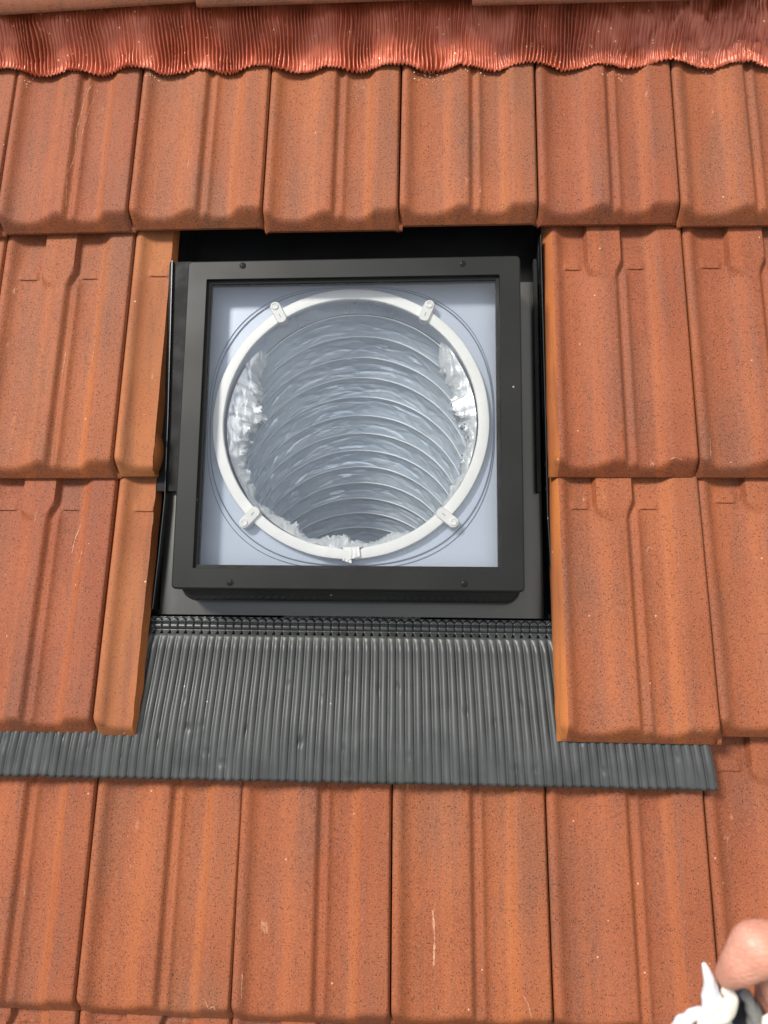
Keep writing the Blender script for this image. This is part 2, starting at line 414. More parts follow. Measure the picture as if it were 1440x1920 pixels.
U0 = .003
# front corners of every tile as measured in the photograph (left x, left y, right x, right y)
CORN = {(0,-2): (-285,446,-28,442), (0,-1): (-22,440,232,432), (0,0): (237,430,488,427), (0,1): (495,433,746,430), (0,2): (751,421,1006,420), (0,3): (1015,419,1279,420), (0,4): (1282,421,1540,422),
 (1,-2): (-345,896,-72,895), (1,-1): (-66,895,206,893), (1,3): (1037,891,1314,893), (1,4): (1319,893,1592,893),
 (2,-1): (-122,1366,168,1368), (2,3): (1050,1385,1350,1391), (2,4): (1356,1377,1650,1379),
 (3,-1): (-158,1870,137,1886), (3,0): (138,1884,429,1902), (3,1): (435,1903,732,1909), (3,2): (737,1911,1036,1917), (3,3): (1043,1921,1352,1925), (3,4): (1364,1928,1670,1932),
 (4,-1): (-165,2420,145,2430), (4,0): (148,2428,440,2440), (4,1): (444,2440,744,2450), (4,2): (750,2452,1060,2458), (4,3): (1066,2460,1376,2466), (4,4): (1382,2466,1690,2470)}
TWIST = {}
GRP = 'orange clay tiles laid in rows around the skylight'
info = {
 (0,-2): 'thin sliver of orange clay tile at the far left under the red ridge strip',
 (0,-1): 'top row clay tile with pale vertical scratches, left of the skylight corner',
 (0,0): 'top row clay tile whose lower edge covers the narrow cut tile and skylight corner',
 (0,1): 'top row clay tile hanging over the left middle of the black recess above the skylight',
 (0,2): 'top row clay tile hanging over the right end of the black recess',
 (0,3): 'top row clay tile with greyish right side, above the full tile right of the skylight',
 (0,4): 'top row clay tile at the right photo edge, under the most crumpled red strip',
 (1,-1): 'wide orange clay tile left of the skylight, against the upper narrow cut tile',
 (1,-2): 'sliver of clay tile at the left photo edge beside the upper wide tile',
 (1,3): 'orange clay tile with bare left edge along the upper right side of the skylight',
 (1,4): 'orange clay tile at the right photo edge, in the upper row beside the skylight',
 (2,-1): 'wide orange clay tile resting on the left end of the grey pleated apron',
 (2,3): 'orange clay tile with bare left edge resting on the right end of the apron',
 (2,4): 'clay tile at the right photo edge, right of the tile resting on the apron',
 (3,-1): 'orange clay tile in the lower left corner of the photo below the apron',
 (3,0): 'clay tile below the apron, second from the left in the lowest full row',
 (3,1): 'clay tile below the middle of the apron, left one of the central pair',
 (3,2): 'clay tile below the middle of the apron, right one of the central pair',
 (3,3): 'orange clay tile below the right end of the apron, just left of the hand',
 (3,4): 'orange clay tile on the right photo edge, partly hidden behind the hand',
 (4,-1): 'top strip of a clay tile peeking out in the very bottom left corner',
 (4,0): 'top strip of clay tile under the second tile of the lowest full row',
 (4,1): 'thin top strip of clay tile on the bottom photo edge, left of centre',
 (4,2): 'thin top strip of clay tile on the bottom photo edge, right of centre',
}
proto = None
rnd = random.Random(3)
def place_tile(r, k, label):
    global proto, bare_me
    if proto is None:
        proto = meshobj('clay_tile', tv, tf, m_tile, mats=[m_raw], fmat=tm); sharp(proto, 50); o = proto
    else:
        o = proto.copy(); C.objects.link(o)
    h = H0 + (.0125 if r == 2 else 0) + ({3: .003, 4: -.003}.get(k, 0) if r == 2 else 0)
    xl, yl, xr_, yr_ = CORN[(r, k)]
    hb = h - .0275; off = 0
    if r >= 3: hb = h - .012; off = -.010
    SU = {0: (.002, .2010, .3985, .5960, .7925), 1: (.0046, .2046, .4046, .6052, .8020), 2: (.0040, .2040, .4040, .6060, .8070), 3: (.0013, .1996, .3988, .5972, .7965), 4: (-.001, .1985, .3990, .5980, .7980)}[r]
    ug = SU[k] if k >= 0 else SU[0] + k*.1992
    du = (SU[k+1]-SU[k]) if 0 <= k < 4 else .1992
    a = Vector(px(xl, yl, hb)); b = Vector(px(xr_, yr_, hb)); ang = math.atan2(b.y-a.y, b.x-a.x)
    wsc = (du - .0020)/.1985; ang = ang*.3; a = Vector((ug, (a.y+b.y)/2 - math.tan(ang)*.1))
    o.matrix_world = M @ Matrix.Translation((a.x, a.y+off, h)) @ Euler((TILT - (.032 if r == 2 else 0) + R(rnd.uniform(-.12, .12)), R(rnd.uniform(-.25, .25)), ang + R(TWIST.get((r, k), 0)))).to_matrix().to_4x4() @ Matrix.Scale(wsc, 4, (1, 0, 0))
    if k == 3 and r in (1, 2):
        if bare_me is None:
            q = meshobj('clay_tile_bare', bv, bf, m_tile, mats=[m_raw], fmat=bm_); sharp(q, 50); bare_me = q.data; bpy.data.objects.remove(q)
        o.data = bare_me
    placed[(r, k)] = o
    tag(o, label, 'tile', GRP)
for (r, k), lb in info.items(): place_tile(r, k, lb)

def scratch(key, pts, wdt, name='scratch'):
    par = placed[key]; v = []; f = []
    P = []
    for (x0, t0), (x1, t1) in zip(pts, pts[1:]):
        n = max(2, int(math.hypot(x1-x0, t1-t0)/.003))
        for i in range(n): P.append((x0+(x1-x0)*i/n, t0+(t1-t0)*i/n))
    P.append(pts[-1])
    for i, (x, t) in enumerate(P):
        a = P[min(i+1, len(P)-1)]; b_ = P[max(i-1, 0)]; d = Vector((a[0]-b_[0], a[1]-b_[1], 0)).normalized(); nn_ = Vector((-d.y, d.x, 0))
        ww = wdt*.5*min(1, .25+abs(noise.noise(Vector((x*300, t*300, 4))))*2.2)*(.2 if i in (0, len(P)-1) else 1)
        x += .0005*noise.noise(Vector((t*120, 2, 2)))
        for sg in (-1, 1):
            X, T_ = x+nn_.x*ww*sg, t+nn_.y*ww*sg; v.append((X, T_, ztop(X/W, T_)+.00025))
    for i in range(len(P)-1): f.append((2*i, 2*i+1, 2*i+3, 2*i+2))
    me = bpy.data.meshes.new(name); me.from_pydata(v, [], f); me.materials.append(m_scr); o = bpy.data.objects.new(name, me); C.objects.link(o); o.parent = par
for key, pts, wd in (((0, -1), [(.112, .245), (.108, .205), (.104, .165), (.106, .12), (.101, .085), (.103, .03)], .0012), ((0, -1), [(.128, .24), (.119, .20), (.114, .15)], .0010), ((0, -1), [(.120, .25), (.112, .22)], .0016),
        ((0, -1), [(.150, .12), (.148, .085)], .0008), ((0, 0), [(.084, .105), (.0835, .085)], .0016), ((0, 2), [(.118, .05), (.116, .038)], .0026), ((1, -1), [(.110, .19), (.108, .15)], .0018), ((1, -1), [(.152, .21), (.151, .17)], .0014),
        ((2, -1), [(.150, .285), (.143, .265), (.140, .24)], .0020), ((2, -1), [(.158, .245), (.153, .22)], .0022), ((2, -1), [(.086, .30), (.085, .285)], .0014), ((2, 3), [(.125, .245), (.129, .252), (.134, .249)], .0014),
        ((2, 3), [(.166, .012), (.172, .018), (.178, .013)], .0012), ((1, 3), [(.158, .018), (.167, .020), (.176, .0165)], .0016), ((3, 2), [(.052, .135), (.054, .10), (.0525, .07)], .0034),
        ((3, 2), [(.162, .045), (.168, .035), (.172, .020)], .0010), ((3, 3), [(.105, .012), (.110, .008), (.114, .010)], .0012), ((3, 0), [(.166, .030), (.172, .018), (.178, .022), (.182, .014)], .0014),
        ((1, 4), [(.014, .05), (.013, .02)], .0016), ((3, 1), [(.012, .06), (.0125, .03)], .0016)):
    scratch(key, pts, wd)
for r, s1, seed in ((1, .262, 1), (2, .250, 2)):
    cv, cf, cm = tile_mesh(s1, True, seed)
    # a broken interlock lug left standing at the foot of the cut side
    if r == 1:
        lug = grid(9, 12, lambda i, j: (s1*W + .0025 + .0075*math.sin(math.pi*j/11)**.6*math.sin(math.pi*i/16), .003+.058*j/11, -.006 - .017*i/8 + .001*noise.noise(Vector((i, j, 1)))))
        b = len(cv); cv = cv + lug[0]; cf = cf + [tuple(q+b for q in f) for f in lug[1]]; cm = cm + [1]*len(lug[1])
    o = meshobj('cut_clay_tile', cv, cf, m_cut, mats=[m_raw], fmat=cm); sharp(o, 50)
    h = H0 + (.0125 if r == 2 else 0)
    xl, yl = ((211, 891), (173, 1373))[r-1]; q = ((.0050, .0050)[r-1], px(xl, yl, h + .001 - .0275)[1])
    o.matrix_world = M @ Matrix.Translation((q[0], q[1], h + .001)) @ Euler((TILT - (.028 if r == 2 else 0), 0, R((.15, .1)[r-1]))).to_matrix().to_4x4()
    tag(o, ('upper narrow sawn strip of clay tile left of the skylight, broken lug at its foot' if r == 1 else
            'lower narrow sawn strip of clay tile left of the skylight, resting on the apron'), 'cut tile', 'clay tiles sawn narrow along the left of the skylight')

# ------------------------------------------------------------------ ridge tiles
VR = RV; ridge_w = .150
def ridge_mesh(L, a_half=.142, drop=.098, th=.013):
    prof_o = []
    rr = (a_half**2 + drop**2)/(2*drop); am = math.asin(min(1, a_half/rr)); n = 22
    for i in range(n+1):
        a = -am + 2*am*i/n; prof_o.append((rr*math.sin(a), rr*math.cos(a) - rr))
    ring = []
    for (a, b) in prof_o: ring.append((a, b))
    inner = []
    for i in range(n, -1, -1):
        a = -am + 2*am*i/n; inner.append(((rr-th)*math.sin(a), (rr-th)*math.cos(a) - rr))
    # rounded lower lips
    ring = ring + [(prof_o[-1][0]*1.0 - .001, prof_o[-1][1]-.004)] + inner + [(prof_o[0][0]+.001, prof_o[0][1]-.004)]
    xsn = [0, .002, .006, .03] + [L*i/8 for i in range(1, 8)] + [L-.004, L]
    ls = []
    for q, x in enumerate(xsn):
        sc_ = 1 - (.012 if q == 0 else .004 if q == 1 else 0) - (.04*x/L)
        l = []
        for a, b in ring:
            y, z = a*sc_, b*sc_
            y += .0007*noise.noise(Vector((x*25, a*20, 1)))
            # vertical frame -> roof frame
            l.append((x, y*math.cos(PITCH) + z*math.sin(PITCH), -y*math.sin(PITCH) + z*math.cos(PITCH)))
        ls.append(l)
    return loops(ls, True, True)
rv, rf = ridge_mesh(.43)
def edge_off():
    a, b = -.142, -.098
    return a*math.cos(PITCH)+b*math.sin(PITCH), -a*math.sin(PITCH)+b*math.cos(PITCH)
ev, ew = edge_off()
rt0 = None
for (ul, v0, u1, v1, dh, lb) in ((-.318, .3305, .106, .3365, 0, 'ridge tile at the top left of the photo, lying highest on its right end'),
                          (.105, .3300, .5105, .3215, .004, 'middle ridge tile along the top of the photo, above the skylight'),
                          (.506, .3120, .93, .2990, .008, 'ridge tile at the top right, set slightly lower over the crumpled red strip')):
    ul2 = ul
    if rt0 is None:
        rt0 = meshobj('ridge_tile', rv, rf, m_ridge); recalc(rt0); sharp(rt0, 40); o = rt0
    else: o = rt0.copy(); C.objects.link(o)
    ang = math.atan2(v1-v0, u1-ul)
    o.matrix_world = M @ Matrix.Translation((ul2, v0 - ev, .100 - ew + dh)) @ Matrix.Rotation(ang, 4, 'Z')
    tag(o, lb, 'ridge tile', 'ridge tiles along the top of the roof')

# ------------------------------------------------------------------ crinkled red ridge strip
def surf0(u, v):       # top of the row of tiles under the ridge
    s = ((u - U0) / W) % 1.0; t = v - VROW[0]
    z = prof(min(s, .985), min(t, .28)) if s < .985 else -.003
    return H0 - TL*t + z
def fbm(x, y, z=0): return noise.fractal(Vector((x, y, z)), 1, 2, 3)
def surf_soft(u, v):
    return sum(surf0(u+d, v) for d in (-.016, -.010, -.005, 0, .005, .010, .016))/7
nu, nv = 1900, 26
ua, ub = -.42, 1.15
ph = []; acc = 0
for i in range(nu):
    u = ua + (ub-ua)*i/(nu-1)
    per = .0056*(1 + .45*noise.noise(Vector((u*30, 0, 7))))
    acc += (ub-ua)/(nu-1)/per; ph.append(acc)
softc = [surf_soft(ua + (ub-ua)*i/(nu-1), .28) for i in range(nu)]
def roll_pt(i, j):
    f = j/(nv-1)                      # 0 bottom edge, 1 under the ridge tile
    u = ua + (ub-ua)*i/(nu-1)
    ss = softc[i]; dip = (H0 - TL*(.28-VROW[0]) - ss)            # 0 ridge .. .014 trough
    vb = .2835 - .0245*(u+.22) - .62*dip + .0022*fbm(u*45, 1) + .0007*math.sin(ph[i]*6.283)
    v = vb + (.405-vb)*f
    crump = sm(.62, .85, u)
    up = sm(0, .62, f)
    hbase = ss + .0035 + (.088 - TL*0 - ss)*up**1.3*.72
    hbase += (dip*-.5)*up*(1-sm(.5, 1, f))*1.
    amp = .0034*(1-sm(.50, .66, f)) * (1-.45*crump) * max(.42, .85+1.3*noise.noise(Vector((u*26, f*1.6, 2))))
    wob = (.75*noise.noise(Vector((u*30, f*3.2, 4))) + .35*noise.noise(Vector((u*90, f*5, 14))))*(1+1.3*crump)
    z = amp*math.sin(6.283*(ph[i] + wob))
    z += (.0034*fbm(u*28, f*4, 5) + .0022*abs(noise.noise(Vector((u*55 + f*9, f*13, 31)))))*(1-sm(.6, .8, f)) + crump*(.0050*abs(fbm(u*36 + f*4, f*8, 8)) + .003*noise.noise(Vector((u*70, f*22, 3))))*(1-sm(.6, .75, f))
    lip = .0012*(1-sm(0, .05, f))
    return (u + .0008*noise.noise(Vector((u*60, f*5, 6))), v, hbase + z*(1-.3*(1-sm(0, .1, f))) + .0035 + lip)
v_, f_ = grid(nu, nv, roll_pt)
o = meshobj('ridge_strip', v_, f_, m_roll)
sd_m = o.modifiers.new('thickness', 'SOLIDIFY'); sd_m.thickness = .0006; sd_m.offset = -1
tag(o, 'crinkled salmon red metal ventilation strip between the ridge tiles and the top tile row', 'ridge strip')

# ------------------------------------------------------------------ skylight
sk = bpy.data.objects.new('skylight', None); C.objects.link(sk); sk.empty_display_size = .1
SK = Vector((.336, -.290, 0)); sk.matrix_world = M @ Matrix.Translation(SK)
tag(sk, 'square black framed glass skylight over a round foil light tube, with a pleated grey apron', 'skylight')
def part(name, v, f, mat, parent=sk, smooth=True, ang=35):
    o = meshobj(name, v, f, mat, parent, smooth); recalc(o); sharp(o, ang); return o
cx, cy = 0., 0.
HX, HY = .2278, .2258
fr = loops([rrect(0, 0, HX-.010, HY-.010, .012, .022), rrect(0, 0, HX-.010, HY-.010, .012, .066), rrect(0, 0, HX-.006, HY-.006, .012, .073), rrect(0, 0, HX-.0008, HY-.0008, .010, .0765), rrect(0, 0, HX, HY, .009, .079),
            rrect(0, 0, HX, HY, .006, .0970), rrect(0, 0, HX-.0006, HY-.0006, .0056, .0990), rrect(0, 0, HX-.0022, HY-.0022, .0045, .1),
            rrect(0, 0, .2004, .1990, .0015, .1), rrect(0, 0, .1998, .1984, .0012, .0994), rrect(0, 0, .1996, .1982, .001, .080)])
frame = part('frame', *fr, m_frame, ang=28)
def lipr(dy, hx, hy, r, h): return [(x, y-dy, z) for x, y, z in rrect(0, 0, hx, hy, r, h)]
part('base_lip', *loops([lipr(.009, .2262, .2312, .018, .0205), lipr(.0085, .2268, .2312, .018, .040), lipr(.0075, .2268, .2300, .016, .054), lipr(.004, .2262, .2262, .013, .066), lipr(0, .2240, .2220, .012, .0755)]), m_black)
gk = loops([rrect(0, 0, .1995, .1981, .001, .0955), rrect(0, 0, .1952, .1938, .001, .0945), rrect(0, 0, .1948, .1934, .001, .086)])
part('gasket', *gk, m_rubber_shade)
pane = part('glass_pane', *loops([rrect(0, 0, .1956, .1942, .001, .0885), rrect(0, 0, .1956, .1942, .001, .0925)], True, True), m_glass, smooth=False)
for (x, y) in ((455, 498), (867, 494), (431, 1092), (870, 1094)):
    u, v = px(x, y, .1); u -= SK.x; v -= SK.y
    def ring(r, h, n=20): return [(u + r*math.cos(6.2832*k/n), v + r*math.sin(6.2832*k/n), h) for k in range(n)]
    a = loops([ring(.0046, .1001), ring(.0046, .1006), ring(.0033, .1008), ring(.0031, .1002)])
    s_ = part('screw', *a, m_rubber_shade, frame)
    hd = loops([ring(.0031, .1001), ring(.0029, .1011), ring(.0022, .1016), ring(.0012, .1017), ring(.0009, .1004)], False, True)
    part('screw_head', *hd, m_frame, s_)
# tray of the flashing
uL, uR = .067-SK.x, .597-SK.x; vT, vB = .055-SK.y, -.5475-SK.y
gL, gR = .028-SK.x, .640-SK.x
sec = [(gL, .012), (gL+.006, -.012), (uL-.012, -.014), (uL-.006, -.010), (uL-.001, .018), (uL+.003, .020)]
secR = [(uR-.003, .020), (uR+.001, .018), (uR+.006, -.010), (uR+.012, -.014), (gR-.006, -.012), (gR, .012)]
def dent(x, y): return .0010*noise.noise(Vector((x*7, y*6, 2)))
xsL = sec; mid = [(uL + .003 + (uR-uL-.006)*i/24, None) for i in range(1, 24)]
cols = sec + mid + secR; rowsv = [vB + (vT-vB)*j/40 for j in range(41)]
tvv = []
for y in rowsv:
    for x, z in cols: tvv.append((x, y, ((.020 + dent(x, y)) if z is None else z) - .050*sm(.2275, .236, y)))
nc = len(cols); tff = []
for j in range(40):
    for i in range(nc-1):
        x = (cols[i][0]+cols[i+1][0])/2; y = (rowsv[j]+rowsv[j+1])/2
        if abs(x) < .205 and abs(y) < .205: continue
        tff.append((j*nc+i, j*nc+i+1, (j+1)*nc+i+1, (j+1)*nc+i))
tray = meshobj('flashing_tray', tvv, tff, m_tray, sk, mats=[m_rubber_shade], fmat=[1 if tvv[q[0]][1] > .222 else 0 for q in tff]); sharp(tray, 30)  # upper tray faces coloured black to paint in the shade of the recess
# curb wall under the frame down through the deck
part('curb', *loops([rrect(0, 0, .2165, .2145, .01, -.04), rrect(0, 0, .2165, .2145, .01, .030)]), m_black)
# upright fins and black side blocks
def fin(pp, th=.0011, low=-.01):
    v = []; 
    for (u, vv, h) in pp:
        for dx in (0, th):
            v.append((u+dx-SK.x, vv-SK.y, low)); v.append((u+dx-SK.x, vv-SK.y, h))
    f = []
    for i in range(len(pp)-1):
        a = i*4; b = a+4
        f += [(a, a+1, b+1, b), (a+2, b+2, b+3, a+3), (a+1, a+3, b+3, b+1)]
    f += [(0, 2, 3, 1), tuple(len(v)-4+q for q in (0, 1, 3, 2))]
    return v, f
def pxs(lst, h): return [(*px(x, y, h), h) for x, y in lst]
part('side_fin', *fin(pxs([(322, 488), (314, 780), (308, 934), (297, 1040), (285, 1142)], .034)), m_black, smooth=False)
part('side_fin', *fin([(a, b, h*.6) for a, b, h in pxs([(318, 440), (303, 780), (296, 980), (288, 1142)], .02)]), m_black, smooth=False)
part('side_fin', *fin(pxs([(1013, 440), (1022, 780), (1026, 960), (1037, 1150)], .034)), m_black, smooth=False)
part('side_fin', *fin([(a, b, h*.6) for a, b, h in pxs([(1010, 440), (1019, 780), (1030, 960), (1036, 1130)], .02)]), m_black, smooth=False)
for (x0, x1, yt, yb) in ((320, 338, 492, 921), (1001, 1012, 486, 923)):
    a = px(x0, yt, .028); b = px(x1, yb, .028)
    v, f = loops([rrect((a[0]+b[0])/2-SK.x, (a[1]+b[1])/2-SK.y, abs(b[0]-a[0])/2+.001, (a[1]-b[1])/2, .002, h) for h in (.015, .027, .029)], False, True)
    part('foam_block', v, f, m_rubber_shade)
# crimped strip and pleated apron
PER = .0112; NPL = 83; u_a = -.150
def wave(q):
    s_ = abs(math.sin(math.pi*q)); d = abs((q+.5) % 1 - .5)
    return s_**.72 + .50*math.exp(-(d/.04)**2)
SUB = 16; nu = NPL*SUB+1
def apron_h(u, v, q):
    # lies over the tiles of the row below; softened so the sheet bridges the troughs
    f = (-.5775 - v)/.185
    return f
def ap(i, j):
    q = i/SUB; nvv = 44; f = j/(nvv-1)                   # 0 top, 1 bottom
    fs_ = .12 + .88*sm(0, .10, f)
    u0 = u_a + q*PER; cu = .335
    # extends wider towards the foot, leaning outwards
    u = cu + (u0-cu)*(1 + .055*f**.8)
    if u0 < .04: u -= (.04-u0)*.02*f
    irr = noise.noise(Vector((q*.9, f*1.4, 3)))*sm(.2, .8, f)
    q2 = q + .09*irr*f + .03*noise.noise(Vector((q*.35, f*3, 9)))*sm(.1, .6, f)
    bot = -.7605 + .0085*(u0-.3)*.6 + .0012*noise.noise(Vector((q*.5, 0, 5))) - .0006*wave(q)
    v = -.5740 + (bot + .5740)*f
    s_ = ((u - U0)/W) % 1.0; t = max(0, v - VROW[3])
    gen = .0285 + .0235*sm(0, .9, f)
    gen += .0030*sm(.55, 1, f)*(prof(min(s_, .98), .27)/.0112 + .6)
    gen += .0012*fbm(u*9, v*9, 1)*sm(.1, .5, f)
    if u0 < -.03 or u0 > .64: gen -= .0
    squash = 1 - .40*sm(.45, 1, f)*max(0, noise.noise(Vector((q*.33, f*3.0, 12)))*2.2)
    amp = .0068*fs_*(1 - .30*f)*max(.15, squash)
    z = gen + amp*wave(q2)
    dd = noise.noise(Vector((q*.8, f*13, 21)))
    if dd > .50: z -= (dd-.50)*.010*sm(.2, .4, f)
    return (u, v, z)
v_, f_ = grid(nu, 44, ap)
v_ = [(a-SK.x, b-SK.y, c) for a, b, c in v_]
apr = meshobj('pleated_apron', v_, f_, m_apron, sk)
md = apr.modifiers.new('thickness', 'SOLIDIFY'); md.thickness = .0007; md.offset = -1
# strip: arches, a segmented roll and a flared lip
def st(i, j):
    q = i/SUB; f = j/29; u = .335 + (u_a + q*PER - .335)*1.0
    v = -.5505 - .0245*f
    d = abs((q+.5) % 1 - .5)*2            # 0 at pleat boundary, 1 at centre
    z = .0230
    if f < .34:
        g = f/.34; arch = math.sqrt(max(0, 1-(1-d)**2)); z += .0040*sm(.0, .35, g - (1-arch)*.75)*sm(0, .12, d) - .002*(1-sm(.85, 1, g))*0
        z -= .0030*sm(.86, 1, g)
    elif f < .72:
        g = (f-.34)/.38; z += .0052*math.sqrt(max(0, 1-(2*g-1)**2))*(.72+.28*sm(0, .30, d)) - .0024*(1-sm(0, .13, d)) - .001
    else:
        g = (f-.72)/.28; z += .0012 + .0045*g; z -= .0100*g*(1-sm(0, .60*g+.04, d))
    return (u, v, z + .0012)
v_, f_ = grid(nu, 30, st)
v_ = [(a-SK.x, b-SK.y, c) for a, b, c in v_]
f_ = [q for q in f_ if .035-SK.x < v_[q[0]][0] < .630-SK.x]
strip = meshobj('crimped_strip', v_, f_, m_strip, sk)

# ---- under the glass: plate, ring, clips, tube
RC = ((px(400, 795, .070)[0]+px(916, 795, .070)[0])/2-SK.x, (px(658, 545, .070)[1]+px(658, 1045, .070)[1])/2-SK.y); RO = .1900; RI = .1745; RH = .070
def circ(r, h, n=96, c=RC): return [(c[0]+r*math.cos(2*math.pi*k/n), c[1]+r*math.sin(2*math.pi*k/n), h) for k in range(n)]
# plate: square outside, round inside
n = 96; sq = []; 
for k in range(n):
    a = 2*math.pi*k/n; c_, s_ = math.cos(a), math.sin(a); m_ = 1/max(abs(c_), abs(s_))
    sq.append((.2155*c_*m_, .2135*s_*m_, .058))
ls = [sq]
for q in (.33, .66, 1.): ls.append([tuple(sq[k][i]*(1-q) + circ(RO-.004, .058)[k][i]*q for i in range(3)) for k in range(n)])
part('mounting_plate', *loops(ls), m_plate, smooth=False)
part('inner_wall', *loops([rrect(0, 0, .2150, .2130, .004, .056), rrect(0, 0, .2150, .2130, .004, .0885)]), m_plate)
def squircle(ax, ay, p, h, cx_, cy_, n=140):
    return [(cx_ + ax*math.copysign(abs(math.cos(a))**(2/p), math.cos(a)), cy_ + ay*math.copysign(abs(math.sin(a))**(2/p), math.sin(a)), h) for a in [2*math.pi*k/n for k in range(n)]]
part('seal_line', *tube(squircle(.1955, .1965, 2.45, .0592, RC[0], RC[1]), .00085, 6, True), m_seal)
part('seal_line', *tube(squircle(.198, .200, 2.55, .0590, RC[0]-.001, RC[1]-.0015), .0005, 6, True), m_seal)
# white ring, slightly open at the foot where the band ends overlap
rl = []; NR = 160
for k in range(NR+1):
    a = -math.pi/2 + .055 + (2*math.pi-.03)*k/NR
    e = min(k, NR-k)/NR; fl = .004*math.exp(-(e/.008)**2)
    wv = .0006*noise.noise(Vector((math.cos(a)*4, math.sin(a)*4, 0)))
    ro = RO + wv; ri = RI + wv + fl*1.2
    h = RH + (.004 if k > NR-6 else 0)
    rl.append([(RC[0]+r*math.cos(a), RC[1]+r*math.sin(a), hh) for r, hh in ((ri, h-.006), (ri, h-.001), (ri+.001, h), (ro-.0035, h+.0005), (ro-.001, h-.0005), (ro, h-.003), (ro, h-.012))])
nn = 7; vs = [p for l in rl for p in l]; fs = [(a*nn+k, a*nn+k+1, (a+1)*nn+k+1, (a+1)*nn+k) for a in range(NR) for k in range(nn-1)]
part('retaining_ring', vs, fs, m_white)
tp = []
for (a0, a1, dr) in ((-1.600, -1.535, .000), (-1.555, -1.475, .0045)):
    tp.append(grid(6, 4, lambda i, j: (RC[0]+(RI-.001+(RO-RI+.002-dr)*j/3)*math.cos(a0+(a1-a0)*i/5), RC[1]+(RI-.001+(RO-RI+.002-dr)*j/3)*math.sin(a0+(a1-a0)*i/5)-(.004*(i/5) if dr == 0 else .004*(1-i/5))*(j/3), RH+.0022+.003*math.sin(i*1.7)**2*(j/3)+(.001 if dr else 0))))
o = part('tape_end', *join(tp), m_white, smooth=False)
o.modifiers.new('thickness', 'SOLIDIFY').thickness = .0008
for (xa, ya, xb, yb) in ((516, 575, 528, 598), (805, 572, 795, 595), (458, 980, 479, 958), (850, 979, 826, 960)):
    a = Vector((*px(xa, ya, RH+.004), 0)) - Vector((SK.x, SK.y, 0)); b = Vector((*px(xb, yb, RH+.004), 0)) - Vector((SK.x, SK.y, 0))
    d = (b-a).normalized(); nr = Vector((-d.y, d.x, 0)); r = .0075
    def caps(r, h, r2=None):
        p = []
        for k in range(9): t = math.pi/2 + math.pi*k/8; p.append(tuple(a + d*math.cos(t)*r + nr*math.sin(t)*r + Vector((0, 0, h))))
        for k in range(9): t = -math.pi/2 + math.pi*k/8; p.append(tuple(b + d*math.cos(t)*r*.7 + nr*math.sin(t)*r + Vector((0, 0, h))))
        return p
    cl = part('ring_clip', *loops([caps(r, .059), caps(r, RH+.0035), caps(r-.0008, RH+.0048), caps(r-.003, RH+.0048)], False, True), m_clip)
    def rg(rr, h, n=16): return [(a.x + rr*math.cos(6.2832*k/n), a.y + rr*math.sin(6.2832*k/n), h) for k in range(n)]
    part('clip_screw', *loops([rg(.0052, RH+.0047), rg(.005, RH+.0062), rg(.0038, RH+.0066), rg(.0034, RH+.0056), rg(.002, RH+.0058), rg(.0016, RH+.0046)], False, True), m_seal if False else m_clip, cl)
    slot = [tuple(Vector(p)) for p in [a + (b-a)*.75 + nr*s1*.0004 + d*s2*.0028 + Vector((0, 0, RH+.0052)) for s1, s2 in ((-1, -1), (1, -1), (1, 1), (-1, 1))]]
    part('clip_slot', slot, [(0, 1, 2, 3)], m_seal, cl, False)
# collar and flexible foil tube: starts square to the roof, swings over to plumb, held open by wire hoops
NH = 34; TR = .1729
def centre(i):
    c_ = Vector((.3384, -.292, .0384)); n = max(1, int(i*4)); st_ = i/n
    for q in range(n if i > 0 else 0):
        ii = (q+.5)*st_; f = .6183 + (.8354-.6183)*(1-math.exp(-ii/1.9043)); c_ += Vector((-.0543, -math.sin(f), -math.cos(f)))*.0298*st_
    return c_ - SK
def tube_ring(i, r, n, f=None):
    c_ = centre(i); t = .3535*(1-math.exp(-i/5.13)); up = Vector((0, math.cos(t), -math.sin(t))); rr = r*(1-.0011*i)
    return [c_ + (Vector((1, 0, 0))*math.cos(2*math.pi*k/n) + up*math.sin(2*math.pi*k/n))*(rr + (f(k, n) if f else 0)) for k in range(n)]
part('collar', *loops([circ(RI+.002, RH-.003), circ(RI+.0015, .062), circ(RI+.001, .052)] + [[tuple(x) for x in tube_ring(0, TR+.001, 96)]]), m_collar)
ls = []; nseg = 300; SB = 9
for j in range(NH*SB+1):
    i_ = j/SB; u_ = i_ % 1; sag = math.sin(math.pi*u_)
    near = math.exp(-i_/2.2)
    def f(k, n):
        a = 2*math.pi*k/n; sn = math.sin(a)
        side = max(0, 1-abs(sn-(.30-.55*near))/.62)**1.0 if True else 0       # crumpled flanks, smooth upper back
        side = .05 + .95*side
        if sn < -.35: side = .8
        p3 = Vector((math.cos(a)*3.4, math.sin(a)*3.4, i_*.9))
        cr = noise.noise(p3*3.2)*.5 + (abs(noise.noise(p3*6.1))-.25)*.9 + noise.noise(p3*12.7)*.28
        st_ = noise.noise(Vector((math.cos(a)*2.2, math.sin(a)*2.2, i_*7.)))*.0007
        fine = .0011*sag*math.sin(6.283*(3*u_ + 1.1*noise.noise(Vector((math.cos(a)*2.5, math.sin(a)*2.5, i_*.6)))))*(.4+1.2*abs(noise.noise(Vector((math.cos(a)*3, math.sin(a)*3, math.floor(i_)*5.1)))))
        return .0030*sag + fine + st_*2*sag + (.0060 + .010*near)*cr*(sag*.85+.15)*side
    ls.append([tuple(x) for x in tube_ring(i_, TR, nseg, f)])
tb = part('light_tube', *loops(ls, False, True), m_foil)
